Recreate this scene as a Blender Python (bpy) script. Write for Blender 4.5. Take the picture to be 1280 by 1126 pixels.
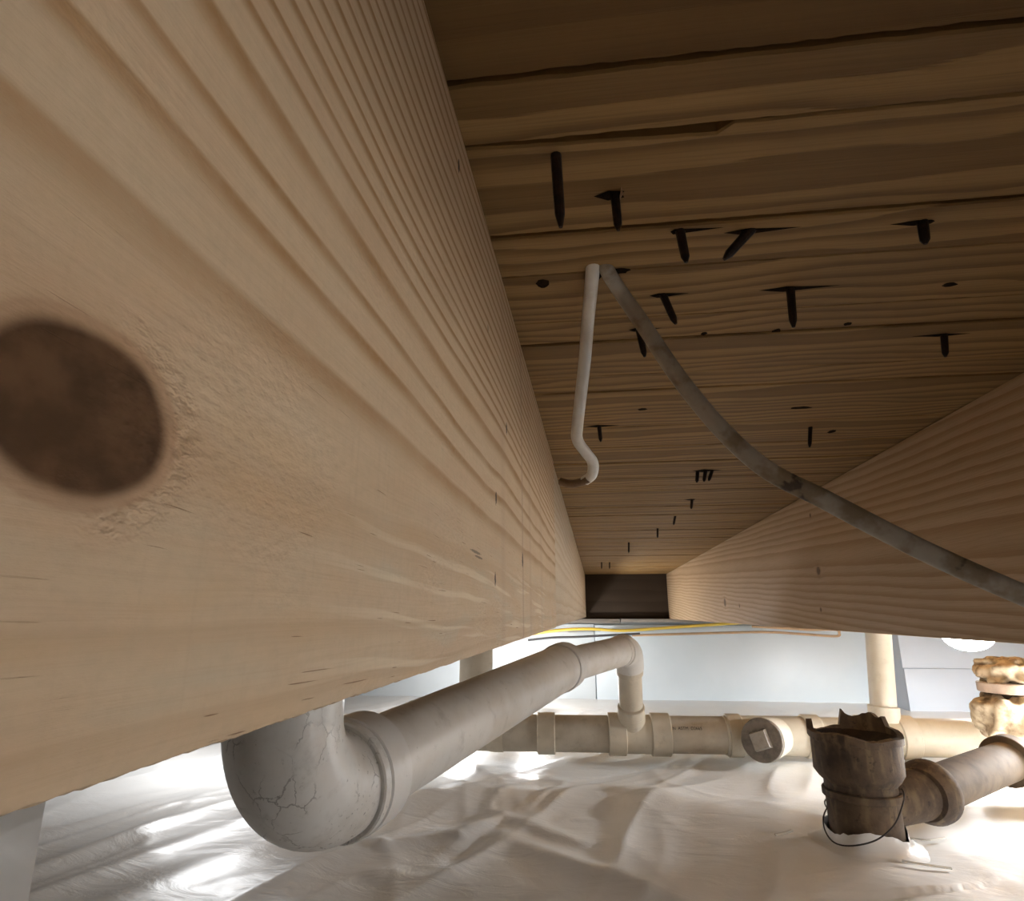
import bpy, bmesh, math, random
import numpy as np
from mathutils import Vector, Matrix
random.seed(7)
for o in list(bpy.data.objects): bpy.data.objects.remove(o)
scn = bpy.context.scene
col = scn.collection

# ------------------------------------------------------------------ camera, world, exposure
F = 770.0                                   # focal length in pixels of the 1280 x 1126 frame
YAW, PITCH, CZ = math.radians(7.509), math.radians(14.839), 0.38
cam_d = bpy.data.cameras.new('camera'); cam = bpy.data.objects.new('camera', cam_d); col.objects.link(cam)
cam_d.sensor_fit = 'HORIZONTAL'; cam_d.sensor_width = 36.0; cam_d.lens = 36.0*F/1280.0
cam_d.clip_start = 0.005
cam.location = (0, 0, CZ); cam.rotation_euler = (math.pi/2 + PITCH, 0, YAW)
scn.camera = cam
w = bpy.data.worlds.new('world'); scn.world = w; w.use_nodes = True
w.node_tree.nodes['Background'].inputs[0].default_value = (0, 0, 0, 1)
w.node_tree.nodes['Background'].inputs[1].default_value = 0
vs = scn.view_settings
vs.view_transform = 'Standard'; vs.look = 'None'; vs.gamma = 1.0; vs.use_curve_mapping = False
vs.exposure = 0.60
LAMP_POWER = 95.0                           # emission strength of the work lamps and added fill lamps
LAMP_COLOUR = (0.97, 0.985, 1.0)

CR = np.array([math.cos(YAW), math.sin(YAW), 0.0])
CF = np.array([-math.sin(YAW)*math.cos(PITCH), math.cos(YAW)*math.cos(PITCH), math.sin(PITCH)])
CU = np.cross(CR, CF)
CO = np.array([0, 0, CZ])
def ray(px, py): return CF + CR*(px-640)/F - CU*(py-563)/F
def at(px, py, d): return Vector(CO + ray(px, py)*d)                 # d: distance along the lens axis
def on(px, py, axis, val):                                           # where the pixel meets a plane
    r = ray(px, py); return Vector(CO + r*((val-CO[axis])/r[axis]))

# ------------------------------------------------------------------ node helper
class E_:
    def __init__(s, g, k): s.g, s.k = g, k
    def __add__(a, b): return a.g.m('ADD', a, b)
    __radd__ = __add__
    def __sub__(a, b): return a.g.m('SUBTRACT', a, b)
    def __rsub__(a, b): return a.g.m('SUBTRACT', b, a)
    def __mul__(a, b): return a.g.m('MULTIPLY', a, b)
    __rmul__ = __mul__
    def __truediv__(a, b): return a.g.m('DIVIDE', a, b)
    def __neg__(a): return a.g.m('MULTIPLY', a, -1.0)
class Mat:
    def __init__(s, name):
        s.mat = bpy.data.materials.new(name); s.mat.use_nodes = True
        s.nt = s.mat.node_tree; s.bsdf = s.nt.nodes['Principled BSDF']
    def put(s, sock, v):
        if isinstance(v, E_): s.nt.links.new(v.k, sock)
        elif hasattr(v, 'is_output'): s.nt.links.new(v, sock)
        elif isinstance(v, (tuple, list)) and len(v) == 3 and sock.type == 'RGBA': sock.default_value = (*v, 1)
        else: sock.default_value = v
    def m(s, op, *a):
        n = s.nt.nodes.new('ShaderNodeMath'); n.operation = op
        for i, v in enumerate(a): s.put(n.inputs[i], v)
        return E_(s, n.outputs[0])
    def step(s, x, lo, hi):
        n = s.nt.nodes.new('ShaderNodeMapRange'); n.interpolation_type = 'SMOOTHSTEP'; n.clamp = True
        inv = lo > hi
        if inv: lo, hi = hi, lo
        s.put(n.inputs[0], x); n.inputs[1].default_value = lo; n.inputs[2].default_value = hi
        n.inputs[3].default_value = 1.0 if inv else 0.0; n.inputs[4].default_value = 0.0 if inv else 1.0
        return E_(s, n.outputs[0])
    def coords(s):
        n = s.nt.nodes.new('ShaderNodeTexCoord'); x = s.nt.nodes.new('ShaderNodeSeparateXYZ')
        s.nt.links.new(n.outputs['Object'], x.inputs[0])
        return [E_(s, o) for o in x.outputs]
    def rnd(s): return E_(s, s.nt.nodes.new('ShaderNodeObjectInfo').outputs['Random'])
    def xyz(s, a, b, c):
        n = s.nt.nodes.new('ShaderNodeCombineXYZ')
        for i, v in enumerate((a, b, c)): s.put(n.inputs[i], v)
        return E_(s, n.outputs[0])
    def noise(s, vec, scale=1.0, detail=2.0, rough=0.5, dist=0.0):
        n = s.nt.nodes.new('ShaderNodeTexNoise'); s.put(n.inputs['Vector'], vec)
        n.inputs['Scale'].default_value = scale; n.inputs['Detail'].default_value = detail
        n.inputs['Roughness'].default_value = rough; n.inputs['Distortion'].default_value = dist
        return E_(s, n.outputs[0])
    def voro(s, vec, scale, feature='DISTANCE_TO_EDGE'):
        n = s.nt.nodes.new('ShaderNodeTexVoronoi'); n.feature = feature; s.put(n.inputs['Vector'], vec)
        n.inputs['Scale'].default_value = scale
        return E_(s, n.outputs['Distance'])
    def mix(s, f, a, b):
        n = s.nt.nodes.new('ShaderNodeMix'); n.data_type = 'RGBA'
        s.put(n.inputs[0], f); s.put(n.inputs[6], a); s.put(n.inputs[7], b)
        return E_(s, n.outputs[2])
    def ramp(s, x, stops):
        n = s.nt.nodes.new('ShaderNodeValToRGB'); r = n.color_ramp
        while len(r.elements) < len(stops): r.elements.new(0.5)
        for e, (p, v) in zip(r.elements, stops): e.position = p; e.color = (v, v, v, 1)
        s.put(n.inputs[0], x); return E_(s, n.outputs[0])
    def bump(s, h, strength=0.3, dist=0.001):
        n = s.nt.nodes.new('ShaderNodeBump'); n.inputs['Strength'].default_value = strength
        n.inputs['Distance'].default_value = dist; s.put(n.inputs['Height'], h)
        s.nt.links.new(n.outputs[0], s.bsdf.inputs['Normal'])
    def set(s, color=None, rough=None, **kw):
        if color is not None: s.put(s.bsdf.inputs['Base Color'], color)
        if rough is not None: s.put(s.bsdf.inputs['Roughness'], rough)
        for k, v in kw.items(): s.put(s.bsdf.inputs[k.replace('_', ' ')], v)
        return s.mat
    def ell(s, u, v, cu, cv, ru, rv):          # elliptical distance, 1 on the rim
        a = (u-cu)/ru; b = (v-cv)/rv
        return s.m('SQRT', a*a + b*b)

M = {}
# ---- fresh pine of the big joist: grain levels as seen on its face (u along, v up from its bottom edge)
def mat_near_joist():
    g = Mat('pine_near_joist'); x, u, v = g.coords()
    wob = g.noise(g.xyz(u*9.0, v*22.0, 0.0), 1.0, 2.0) - 0.5
    drift = g.step(u, 0.05, 0.35)*0.010
    vv = v + wob*0.0050 - drift*g.step(v, 0.05, 0.11)
    lv = [0.0, .006, .0165, .0435, .060, .070, .0777, .0910, .098]
    while lv[-1] < 0.20: lv.append(lv[-1] + 0.0056 + 0.0012*math.sin(len(lv)*2.1))
    N = len(lv)
    ph = g.ramp(vv*5.0, [(p*5.0, i/N) for i, p in enumerate(lv)])*float(N)
    fr = g.m('FRACT', ph + 0.22)
    band = g.step(fr, 0.48, 0.86)*g.step(fr, 1.0, 0.90)
    amp = g.step(v, 0.036, 0.062)*0.66 + g.step(v, .085, .11)*.22 + 0.22
    amp = amp*(g.noise(g.xyz(u*30.0, v*30.0, 2.0), 1.0, 2.0)*0.9 + 0.5)
    fine = g.noise(g.xyz(u*26.0, vv*1500.0, 0.0), 1.0, 3.0, 0.6)
    blotch = g.noise(g.xyz(u*24.0, v*60.0, 5.0), 1.0, 3.0)
    c = g.mix(blotch, (.60, .425, .27), (.69, .545, .38))
    c = g.mix(g.step(g.noise(g.xyz(u*14.0, v*75.0, 9.0), 1.0, 2.0), 0.5, 0.72)*0.4, c, (.60, .41, .27))
    c = g.mix(band*amp, c, (.36, .195, .075))
    mott = g.noise(g.xyz(u*300.0, v*420.0, 4.0), 1.0, 4.0, .65)
    c = g.mix(g.step(mott, .35, .75)*.30, c, (.50, .385, .25))
    hue = g.noise(g.xyz(u*18.0, v*110.0 + wob*2.0, 12.0), 1.0, 3.0)
    c = g.mix(g.step(hue, .52, .70)*.25*g.step(v, .06, .03), c, (.62, .40, .20))
    c = g.mix(g.step(hue, .48, .30)*.35*g.step(v, .06, .03), c, (.55, .50, .38))
    streak = g.noise(g.xyz(u*7.0 + wob*.5, v*230.0 + u*9.0 + wob*1.5, 21.0), 1.0, 2.0)
    c = g.mix(g.step(streak, .56, .66)*.55*g.step(v, .045, .025)*g.step(u, .07, .16), c, (.84, .73, .55))
    plane_ = g.noise(g.xyz(u*700.0, v*14.0, 8.0), 1.0, 2.0)
    c = g.mix(g.step(plane_, .5, .8)*.16, c, (.48, .35, .23))
    c = g.mix(g.step(fine, 0.42, 0.75)*0.15, c, (.40, .25, .13))
    # short checks, denser towards the bottom edge
    chk = g.noise(g.xyz(u*48.0 + wob*6.0, v*2100.0 + u*60.0, 3.0), 1.0, 1.0)
    cm = g.step(chk, 0.715, 0.76)*g.step(v, 0.075, 0.03)*g.step(u, 0.035, 0.06)
    c = g.mix(cm*0.75, c, (.20, .10, .05))
    # stains running across the face
    for cu, wd, st in ((.385, .006, .55), (.43, .012, .22), (.30, .012, .18), (.52, .02, .2)):
        d = g.m('ABSOLUTE', u - cu + (v-0.06)*0.06 + wob*0.006)
        c = g.mix(g.step(d, wd, 0.0)*st, c, (.40, .26, .18))
    # knot
    e = g.ell(u, v, .0462, .0324, .0104, .0074)
    e = e + (g.noise(g.xyz(u*160.0, v*160.0, 0.0), 1.0, 2.0)-0.5)*0.14
    halo = g.step(e, 1.9, 0.95)
    c = g.mix(halo*0.30, c, (.42, .24, .12)); c = g.mix(g.step(e, 1.32, 1.0)*.55, c, (.30, .16, .08))
    rim = g.step(g.m('ABSOLUTE', e-1.16), 0.06, 0.0)
    c = g.mix(rim*0.15, c, (.27, .14, .07))
    kn = g.noise(g.xyz(u*170.0, v*190.0, 1.0), 1.0, 3.0)
    kc = g.mix(g.step(kn, .35, .7), (.070, .034, .014), (.118, .060, .027))
    kmask = g.step(e, 1.10, 0.90)
    c = g.mix(kmask, c, kc)
    # gouges and slits in the face
    for cu, cv, ru, rv in ((.2775, .067, .0022, .0034), (.2768, .030, .0020, .0034), (.3115, .1107, .0025, .0034), (.251, .1395, .0012, .002),
                           (.186, .1725, .0016, .0028), (.384, .0472, .0035, .005), (.230, .0376, .012, .0006), (.236, .0362, .009, .0005)):
        d = g.ell(u, v, cu, cv, ru, rv) + (g.noise(g.xyz(u*700.0, v*700.0, cu*50), 1.0, 2.0)-.5)*1.1
        c = g.mix(g.step(d, 1.0, 0.75)*(0.93 if rv > .002 else .6), c, (.035, .02, .012))
    torn = g.noise(g.xyz(u*260.0, v*420.0, 0.0), 1.0, 3.0, 0.6)
    tm = g.step(e, 1.75, 1.35)*g.step(e, 1.08, 1.28)*g.step(u, .045, .052)
    patch = g.step(g.noise(g.xyz(u*20.0, v*40.0, 7.0), 1.0, 1.0), .48, .62)
    fuzz = g.noise(g.xyz(u*420.0, v*700.0, 0.0), 1.0, 2.0)
    h = mott*.25 + fine*(1.0-kmask)*0.12 - band*0.03*amp - kmask*0.05 + g.m('MULTIPLY', torn-0.5, tm)*3.8 + (fuzz-0.5)*patch*0.8 - cm*0.6 + kn*kmask*.3
    g.bump(h, 0.55, 0.0009)
    return g.set(c, kmask*.2 + 0.66, Specular_IOR_Level=0.22)

def mat_pine(name, ax, pale, dark, ring=0.0065, v0=0.03, depth=0.02, slope=0.02, amp=0.7, seed=0.0, wobble=0.006, knots=(), useed=True, grime=0.0, grimecol=(.12, .07, .03), rough=0.65):
    """flat-sawn pine: rings about a pith line; ax = (along, across) object axes"""
    g = Mat(name); c3 = g.coords(); u, v = c3[ax[0]], c3[ax[1]]
    r = g.rnd()*7.0 if useed else 0.0
    off = (r + seed) if useed else seed
    wob = g.noise(g.xyz(u*5.0, v*14.0, off), 1.0, 2.0) - 0.5
    fine = g.noise(g.xyz(u*18.0, v*1000.0, off), 1.0, 3.0, 0.6)
    vv = v + wob*wobble*2 + u*slope
    if useed: vv = vv + (g.m('FRACT', off*3.7) - 0.5)*0.08
    for ku, kv, kr in knots:
        e = g.ell(u, v, ku, kv, kr*2.6, kr*1.7)
        s = (v-kv)/(kr*1.5)
        vv = vv - g.m('TANH', s)*g.m('EXPONENT', -(e*e))*kr*0.9
    rad = g.m('SQRT', (vv-v0)*(vv-v0) + depth*depth)
    fr = g.m('FRACT', rad/ring + fine*0.25)
    band = g.step(fr, 0.25, 0.88)*g.step(fr, 1.0, 0.93)
    bl = g.noise(g.xyz(u*7.0, v*35.0, off), 1.0, 3.0)
    c = g.mix(bl, tuple(p*.86 for p in pale), tuple(min(1, p*1.1) for p in pale))
    c = g.mix(band*amp, c, dark)
    c = g.mix(g.step(fine, 0.40, 0.75)*0.35*amp, c, tuple(d*.8 for d in dark))
    if grime:
        gn = g.noise(g.xyz(u*4.0, v*16.0, off), 1.0, 4.0, .6)
        c = g.mix(g.step(gn, .45, .75)*grime, c, grimecol)
    kn = None
    for ku, kv, kr in knots:
        e = g.ell(u, v, ku, kv, kr*1.15, kr) + (g.noise(g.xyz(u*150., v*150., 0.), 1.0, 2.0)-.5)*.5
        c = g.mix(g.step(e, 1.9, .8)*.45, c, tuple(d*.75 for d in dark)); c = g.mix(g.step(e, 1.05, .75)*.85, c, tuple(d*.38 for d in dark))
    g.bump(fine*0.5 - band*0.3 + bl*0.6, 0.5, 0.0010)
    return g.set(c, rough, Specular_IOR_Level=0.25)

M['near'] = mat_near_joist()
M['far_left'] = mat_pine('pine_far_left', (1, 2), (.61, .50, .37), (.42, .28, .15), ring=.011, v0=.06, amp=.4, slope=.01, useed=False, seed=3.0)
M['right'] = mat_pine('pine_right', (1, 2), (.63, .455, .285), (.36, .205, .085), ring=.0095, v0=.055, depth=.022, slope=-.05, amp=.6, useed=False, seed=1.0, wobble=.004,
                      knots=((.965, .083, .0065), (.97, .165, .003), (.975, .028, .003), (1.66, .05, .010), (1.5, .04, .004)))
M['joist'] = mat_pine('pine_joist', (1, 2), (.62, .45, .28), (.38, .22, .10), ring=.008, v0=.07, slope=.01, amp=.6)
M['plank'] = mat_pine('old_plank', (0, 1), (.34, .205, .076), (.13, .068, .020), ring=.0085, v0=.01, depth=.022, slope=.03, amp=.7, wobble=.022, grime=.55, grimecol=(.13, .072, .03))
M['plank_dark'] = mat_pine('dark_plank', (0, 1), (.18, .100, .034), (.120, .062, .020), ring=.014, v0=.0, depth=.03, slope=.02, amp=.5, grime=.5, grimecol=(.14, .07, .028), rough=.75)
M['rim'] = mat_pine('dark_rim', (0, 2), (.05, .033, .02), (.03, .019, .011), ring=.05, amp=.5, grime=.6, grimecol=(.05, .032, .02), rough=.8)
M['sill'] = mat_pine('grey_sill', (0, 2), (.30, .27, .235), (.14, .12, .10), ring=.02, amp=.5, grime=.7, grimecol=(.10, .09, .08), rough=.85)

def simple(name, colr, rough=.5, metal=0.0, nscale=0, ncol=None, namt=.5, bump=0.0, spec=.5):
    g = Mat(name); c = colr
    if nscale:
        x, y, z = g.coords(); n = g.noise(g.xyz(x, y, z), nscale, 4.0, .6)
        c = g.mix(g.step(n, .4, .7)*namt, colr, ncol or tuple(v*.5 for v in colr))
        if bump: g.bump(n, bump, .002)
    return g.set(c, rough, Metallic=metal, Specular_IOR_Level=spec)
def mat_pvc(name, base, dirt, amt, streak=False, rough=.32, cracks=False):
    g = Mat(name); x, y, z = g.coords(); p = g.xyz(x, y, z)
    n = g.noise(p, 9.0, 5.0, .6); n2 = g.noise(p, 42.0, 5.0, .65); n3 = g.noise(p, 220.0, 2.0, .5)
    c = g.mix(g.step(n, .38, .72)*amt, base, dirt)
    c = g.mix(g.step(n2, .54, .75)*amt*.55, c, tuple(d*.6 for d in dirt))
    c = g.mix(g.step(n3, .70, .78)*amt*.7, c, tuple(d*.3 for d in dirt))
    if cracks:
        vd = g.voro(g.xyz(x + (n2-.5)*.02, y + (n3-.5)*.006, z*.6), 46.0)
        ck = g.step(vd, .028, .006)*g.step(g.noise(p, 22.0, 3.0), .50, .62)
        c = g.mix(ck*.5, c, (.08, .06, .045))
        c = g.mix(g.step(g.noise(p, 150.0, 4.0, .7), .60, .70)*g.step(n, .42, .60)*.75, c, (.10, .08, .06))
    g.bump(n3*.06, .05, .0010)
    return g.set(c, g.step(n2, .3, .8)*.08 + rough + .07)
M['pvc_near'] = mat_pvc('pvc_near', (.80, .775, .735), (.60, .53, .44), .6, rough=.24)
M['pvc_hub'] = mat_pvc('pvc_hub', (.84, .82, .79), (.66, .60, .52), .4, rough=.24)
M['pvc_elbow'] = mat_pvc('pvc_elbow', (.82, .805, .775), (.54, .48, .41), .6, cracks=True, rough=.2)
M['pvc_main'] = mat_pvc('pvc_main', (.60, .54, .44), (.38, .31, .22), .7, rough=.4)
M['pvc_fit'] = mat_pvc('pvc_fitting', (.68, .61, .49), (.47, .39, .27), .55, rough=.36)
M['pvc_white'] = mat_pvc('pvc_white', (.74, .69, .58), (.55, .47, .34), .4, rough=.36)
M['plug'] = simple('plug_grey', (.25, .215, .18), .5, 0, 60, (.12, .10, .08), .7, .3)
M['plug_boss'] = simple('plug_boss', (.42, .38, .33), .45, 0, 80, (.25, .22, .18), .5, .2)
def mat_iron():
    g = Mat('rusty_iron'); x, y, z = g.coords(); p = g.xyz(x, y, z)
    n = g.noise(p, 14.0, 5.0, .65); n2 = g.noise(p, 90.0, 4.0, .65); n3 = g.noise(g.xyz(x*2.5, y*2.5, z*.8), 30.0, 3.0)
    c = g.mix(g.step(n, .35, .7), (.060, .041, .031), (.150, .102, .062))
    c = g.mix(g.step(n3, .5, .72)*.6, c, (.23, .165, .09))
    c = g.mix(g.step(n2, .56, .72)*.7, c, (.030, .020, .015))
    g.bump(n*.5 + n2*.5, .6, .003)
    return g.set(c, .72, Metallic=0.0, Specular_IOR_Level=.35)
M['iron'] = mat_iron()
M['iron_arm'] = simple('iron_arm', (.13, .092, .056), .8, 0, 25, (.07, .047, .028), .8, .4, spec=.2)
M['iron_dark'] = simple('iron_inside', (.02, .015, .012), .9, 0, 50, (.05, .03, .02), .6, .5)
M['nail'] = simple('rusty_nail', (.020, .014, .012), .6, .3, 300, (.05, .025, .015), .8, .3)
M['torn'] = simple('torn_hole_shade', (.014, .008, .004), .95, 0, 200, (.03, .016, .008), .8, .4, spec=.05)  # near-black stands in for the shade inside torn slits and knot holes
M['flake'] = simple('wood_flake', (.30, .175, .08), .8, 0, 150, (.17, .09, .04), .8, .4)
M['cable_white'] = simple('cable_white', (.80, .78, .74), .42, 0, 40, (.58, .53, .46), .6, .15)
M['cable_brown'] = simple('cable_sheath_end', (.20, .12, .06), .6, 0, 200, (.10, .05, .03), .6, .2)
def mat_grey_cable():
    g = Mat('cable_grey'); x, y, z = g.coords(); p = g.xyz(x, y, z)
    n = g.noise(p, 45.0, 4.0, .6); n2 = g.noise(p, 130.0, 3.0)
    c = g.mix(g.step(n, .42, .6), (.40, .36, .30), (.24, .185, .115))
    c = g.mix(g.step(n, .62, .68)*g.step(n2, .42, .6), c, (.055, .035, .02))
    g.bump(n2, .3, .001)
    return g.set(c, .5)
M['cable_grey'] = mat_grey_cable()
M['cable_yellow'] = simple('cable_yellow', (.72, .52, .08), .45)
M['copper'] = simple('cable_tan', (.50, .33, .19), .5, 0, 20, (.35, .22, .12), .5)
M['cable_black'] = simple('cable_black', (.05, .05, .055), .5)
M['wire'] = simple('thin_wire', (.05, .04, .035), .5, .5)
M['rag'] = simple('crumpled_rag', (.44, .35, .235), .9, 0, 45, (.17, .115, .065), .9, .6)
M['band'] = simple('clamp_band', (.50, .40, .32), .5, 0, 60, (.35, .26, .2), .5)
M['pier'] = simple('grey_pier', (.84, .835, .82), .7, 0, 8, (.79, .785, .77), .6)
M['scrap'] = simple('plastic_scrap', (.80, .77, .70), .25)
M['ink'] = simple('ink', (.04, .035, .03), .6)
M['lamp_base'] = simple('lamp_base', (.75, .75, .74), .4)
def mat_sheet():
    g = Mat('white_vapour_sheet'); x, y, z = g.coords(); p = g.xyz(x, y, z)
    n = g.noise(p, 3.0, 4.0, .55); n2 = g.noise(p, 30.0, 4.0, .6); n3 = g.noise(g.xyz(x*1.0, y*2.2, z), 11.0, 4.0, .6, 1.2)
    c = g.mix(g.step(n, .35, .7)*.6, (.86, .855, .84), (.80, .785, .76))
    g.bump(n3*1.0 + n2*.12, .32, .006)
    g.put(g.bsdf.inputs['Coat Weight'], .15); g.put(g.bsdf.inputs['Coat Roughness'], .18)
    return g.set(c, .34)
M['sheet'] = mat_sheet()
def mat_foam(name, c0, c1, rough=.3):
    g = Mat(name); x, y, z = g.coords(); p = g.xyz(x, y, z)
    n = g.noise(p, 5.0, 4.0, .55); n2 = g.noise(p, 45.0, 3.0, .6)
    g.bump(n*.8 + n2*.1, .3, .004)
    return g.set(g.mix(g.step(n, .35, .7), c0, c1), rough)
M['foam'] = mat_foam('wall_blue', (.70, .78, .835), (.66, .745, .80), .34)
M['foam_white'] = mat_foam('wall_white', (.66, .715, .75), (.62, .68, .72), .35)
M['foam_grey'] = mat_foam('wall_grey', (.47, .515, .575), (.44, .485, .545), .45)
def mat_glow(name, strength):
    g = Mat(name); g.put(g.bsdf.inputs['Emission Color'], LAMP_COLOUR); g.put(g.bsdf.inputs['Emission Strength'], strength)
    return g.set((.9, .9, .9), .4)

# ------------------------------------------------------------------ mesh helpers
W = {}                                       # world place of every object
def mesh_obj(name, verts, faces, mat, parent=None, smooth=0.6, loc=(0, 0, 0)):
    me = bpy.data.meshes.new(name); me.from_pydata([tuple(v) for v in verts], [], faces)
    me.materials.append(mat); me.update()
    if smooth:
        me.shade_smooth(); me.set_sharp_from_angle(angle=smooth)
    o = bpy.data.objects.new(name, me); col.objects.link(o); o.location = loc
    W[o.name] = Vector(loc)
    if parent: o.parent = parent; o.matrix_parent_inverse = Matrix.Translation(-W[parent.name])
    return o
def tag(o, label, cat, group=None):
    o['label'] = label; o['category'] = cat
    if group: o['group'] = group
    return o
def part(o, label): o['label'] = label; return o
def structure(o, label=None):
    o['kind'] = 'structure'
    if label: o['label'] = label
    return o
def empty(name, loc=(0, 0, 0)):
    o = bpy.data.objects.new(name, None); col.objects.link(o); o.location = loc; o.empty_display_size = .05; W[o.name] = Vector(loc); return o
def box(lo, hi, bev=0.0):
    bm = bmesh.new(); bmesh.ops.create_cube(bm, size=1.0)
    for v in bm.verts:
        v.co = Vector([lo[i] + (v.co[i]+.5)*(hi[i]-lo[i]) for i in range(3)])
    if bev: bmesh.ops.bevel(bm, geom=bm.edges[:], offset=bev, segments=2, profile=.5, affect='EDGES')
    vs_ = [v.co.copy() for v in bm.verts]; bm.verts.index_update(); fs = [[v.index for v in f.verts] for f in bm.faces]; bm.free()
    return vs_, fs
def frame(d):
    d = d.normalized(); a = Vector((0, 0, 1)) if abs(d.z) < .9 else Vector((0, 1, 0))
    s = d.cross(a).normalized(); return s, d.cross(s).normalized()
def sweep(path, rad, seg=28, flat=1.0, up=None, cap=True):
    """tube along a path; rad is one radius or one for each point"""
    path = [Vector(p) for p in path]; n = len(path)
    rad = rad if isinstance(rad, (list, tuple)) else [rad]*n
    vs_, fs = [], []; s = None
    for i in range(n):
        d = (path[min(i+1, n-1)] - path[max(i-1, 0)])
        if d.length < 1e-9: d = path[-1]-path[0]
        d.normalize()
        if s is None: s = (up - d*up.dot(d)).normalized() if up else frame(d)[0]
        else: s = (s - d*s.dot(d)).normalized()
        t = d.cross(s)
        for k in range(seg):
            a = 2*math.pi*k/seg
            vs_.append(path[i] + (s*math.cos(a) + t*math.sin(a)*flat)*rad[i])
    for i in range(n-1):
        for k in range(seg):
            k2 = (k+1) % seg
            fs.append([i*seg+k, i*seg+k2, (i+1)*seg+k2, (i+1)*seg+k])
    if cap: fs.append(list(range(seg))[::-1]); fs.append([(n-1)*seg+k for k in range(seg)])
    return vs_, fs
def spline(pts, n=10):
    pts = [Vector(p) for p in pts]; q = [pts[0]*2-pts[1]] + pts + [pts[-1]*2-pts[-2]]; out = []
    for i in range(1, len(q)-2):
        a, b, c, d = q[i-1:i+3]
        for k in range(n):
            t = k/n
            out.append(.5*((2*b) + (c-a)*t + (2*a-5*b+4*c-d)*t*t + (3*b-a-3*c+d)*t**3))
    out.append(pts[-1]); return out
def ring(a, d, half, r, bev=.0016):
    """profile of a collar centred at a along unit d: for sweep()"""
    return [a-d*half, a-d*half, a-d*(half-bev), a+d*(half-bev), a+d*half, a+d*half], [r*.86, r-bev, r, r, r-bev, r*.86]
def ring_mesh(a, d, half, r, seg=36):
    p, rr = ring(a, d, half, r); d = d.normalized(); s, t = frame(d); vs_, fs = [], []
    for q, R_ in zip(p, rr):
        for k in range(seg):
            an = 2*math.pi*k/seg; vs_.append(q + (s*math.cos(an)+t*math.sin(an))*R_)
    n = len(p)
    for i in range(n-1):
        for k in range(seg): fs.append([i*seg+k, i*seg+(k+1) % seg, (i+1)*seg+(k+1) % seg, (i+1)*seg+k])
    fs.append(list(range(seg))[::-1]); fs.append([(n-1)*seg+k for k in range(seg)])
    return vs_, fs
def tube(name, a, b, r, mat, parent=None, seg=36):
    a, b = Vector(a), Vector(b)
    v, f = sweep([a, a.lerp(b, .5), b], r, seg); return mesh_obj(name, v, f, mat, parent)
def collar(name, a, d, half, r, mat, parent=None):
    v, f = ring_mesh(Vector(a), Vector(d).normalized(), half, r); return mesh_obj(name, v, f, mat, parent)

# ------------------------------------------------------------------ dimensions (metres)
LX, RX = -0.044, 0.324                      # the two joist faces either side of the camera
TOP = CZ + 0.1755                           # underside of the floor boards
LB, RB = CZ - 0.0152, CZ - 0.0225           # bottom edges of the joists
THK = 0.038
WY = 2.93                                   # rim board and back wall
SEAM = 0.71
FZ = CZ - 0.355                             # ground sheet level

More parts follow.
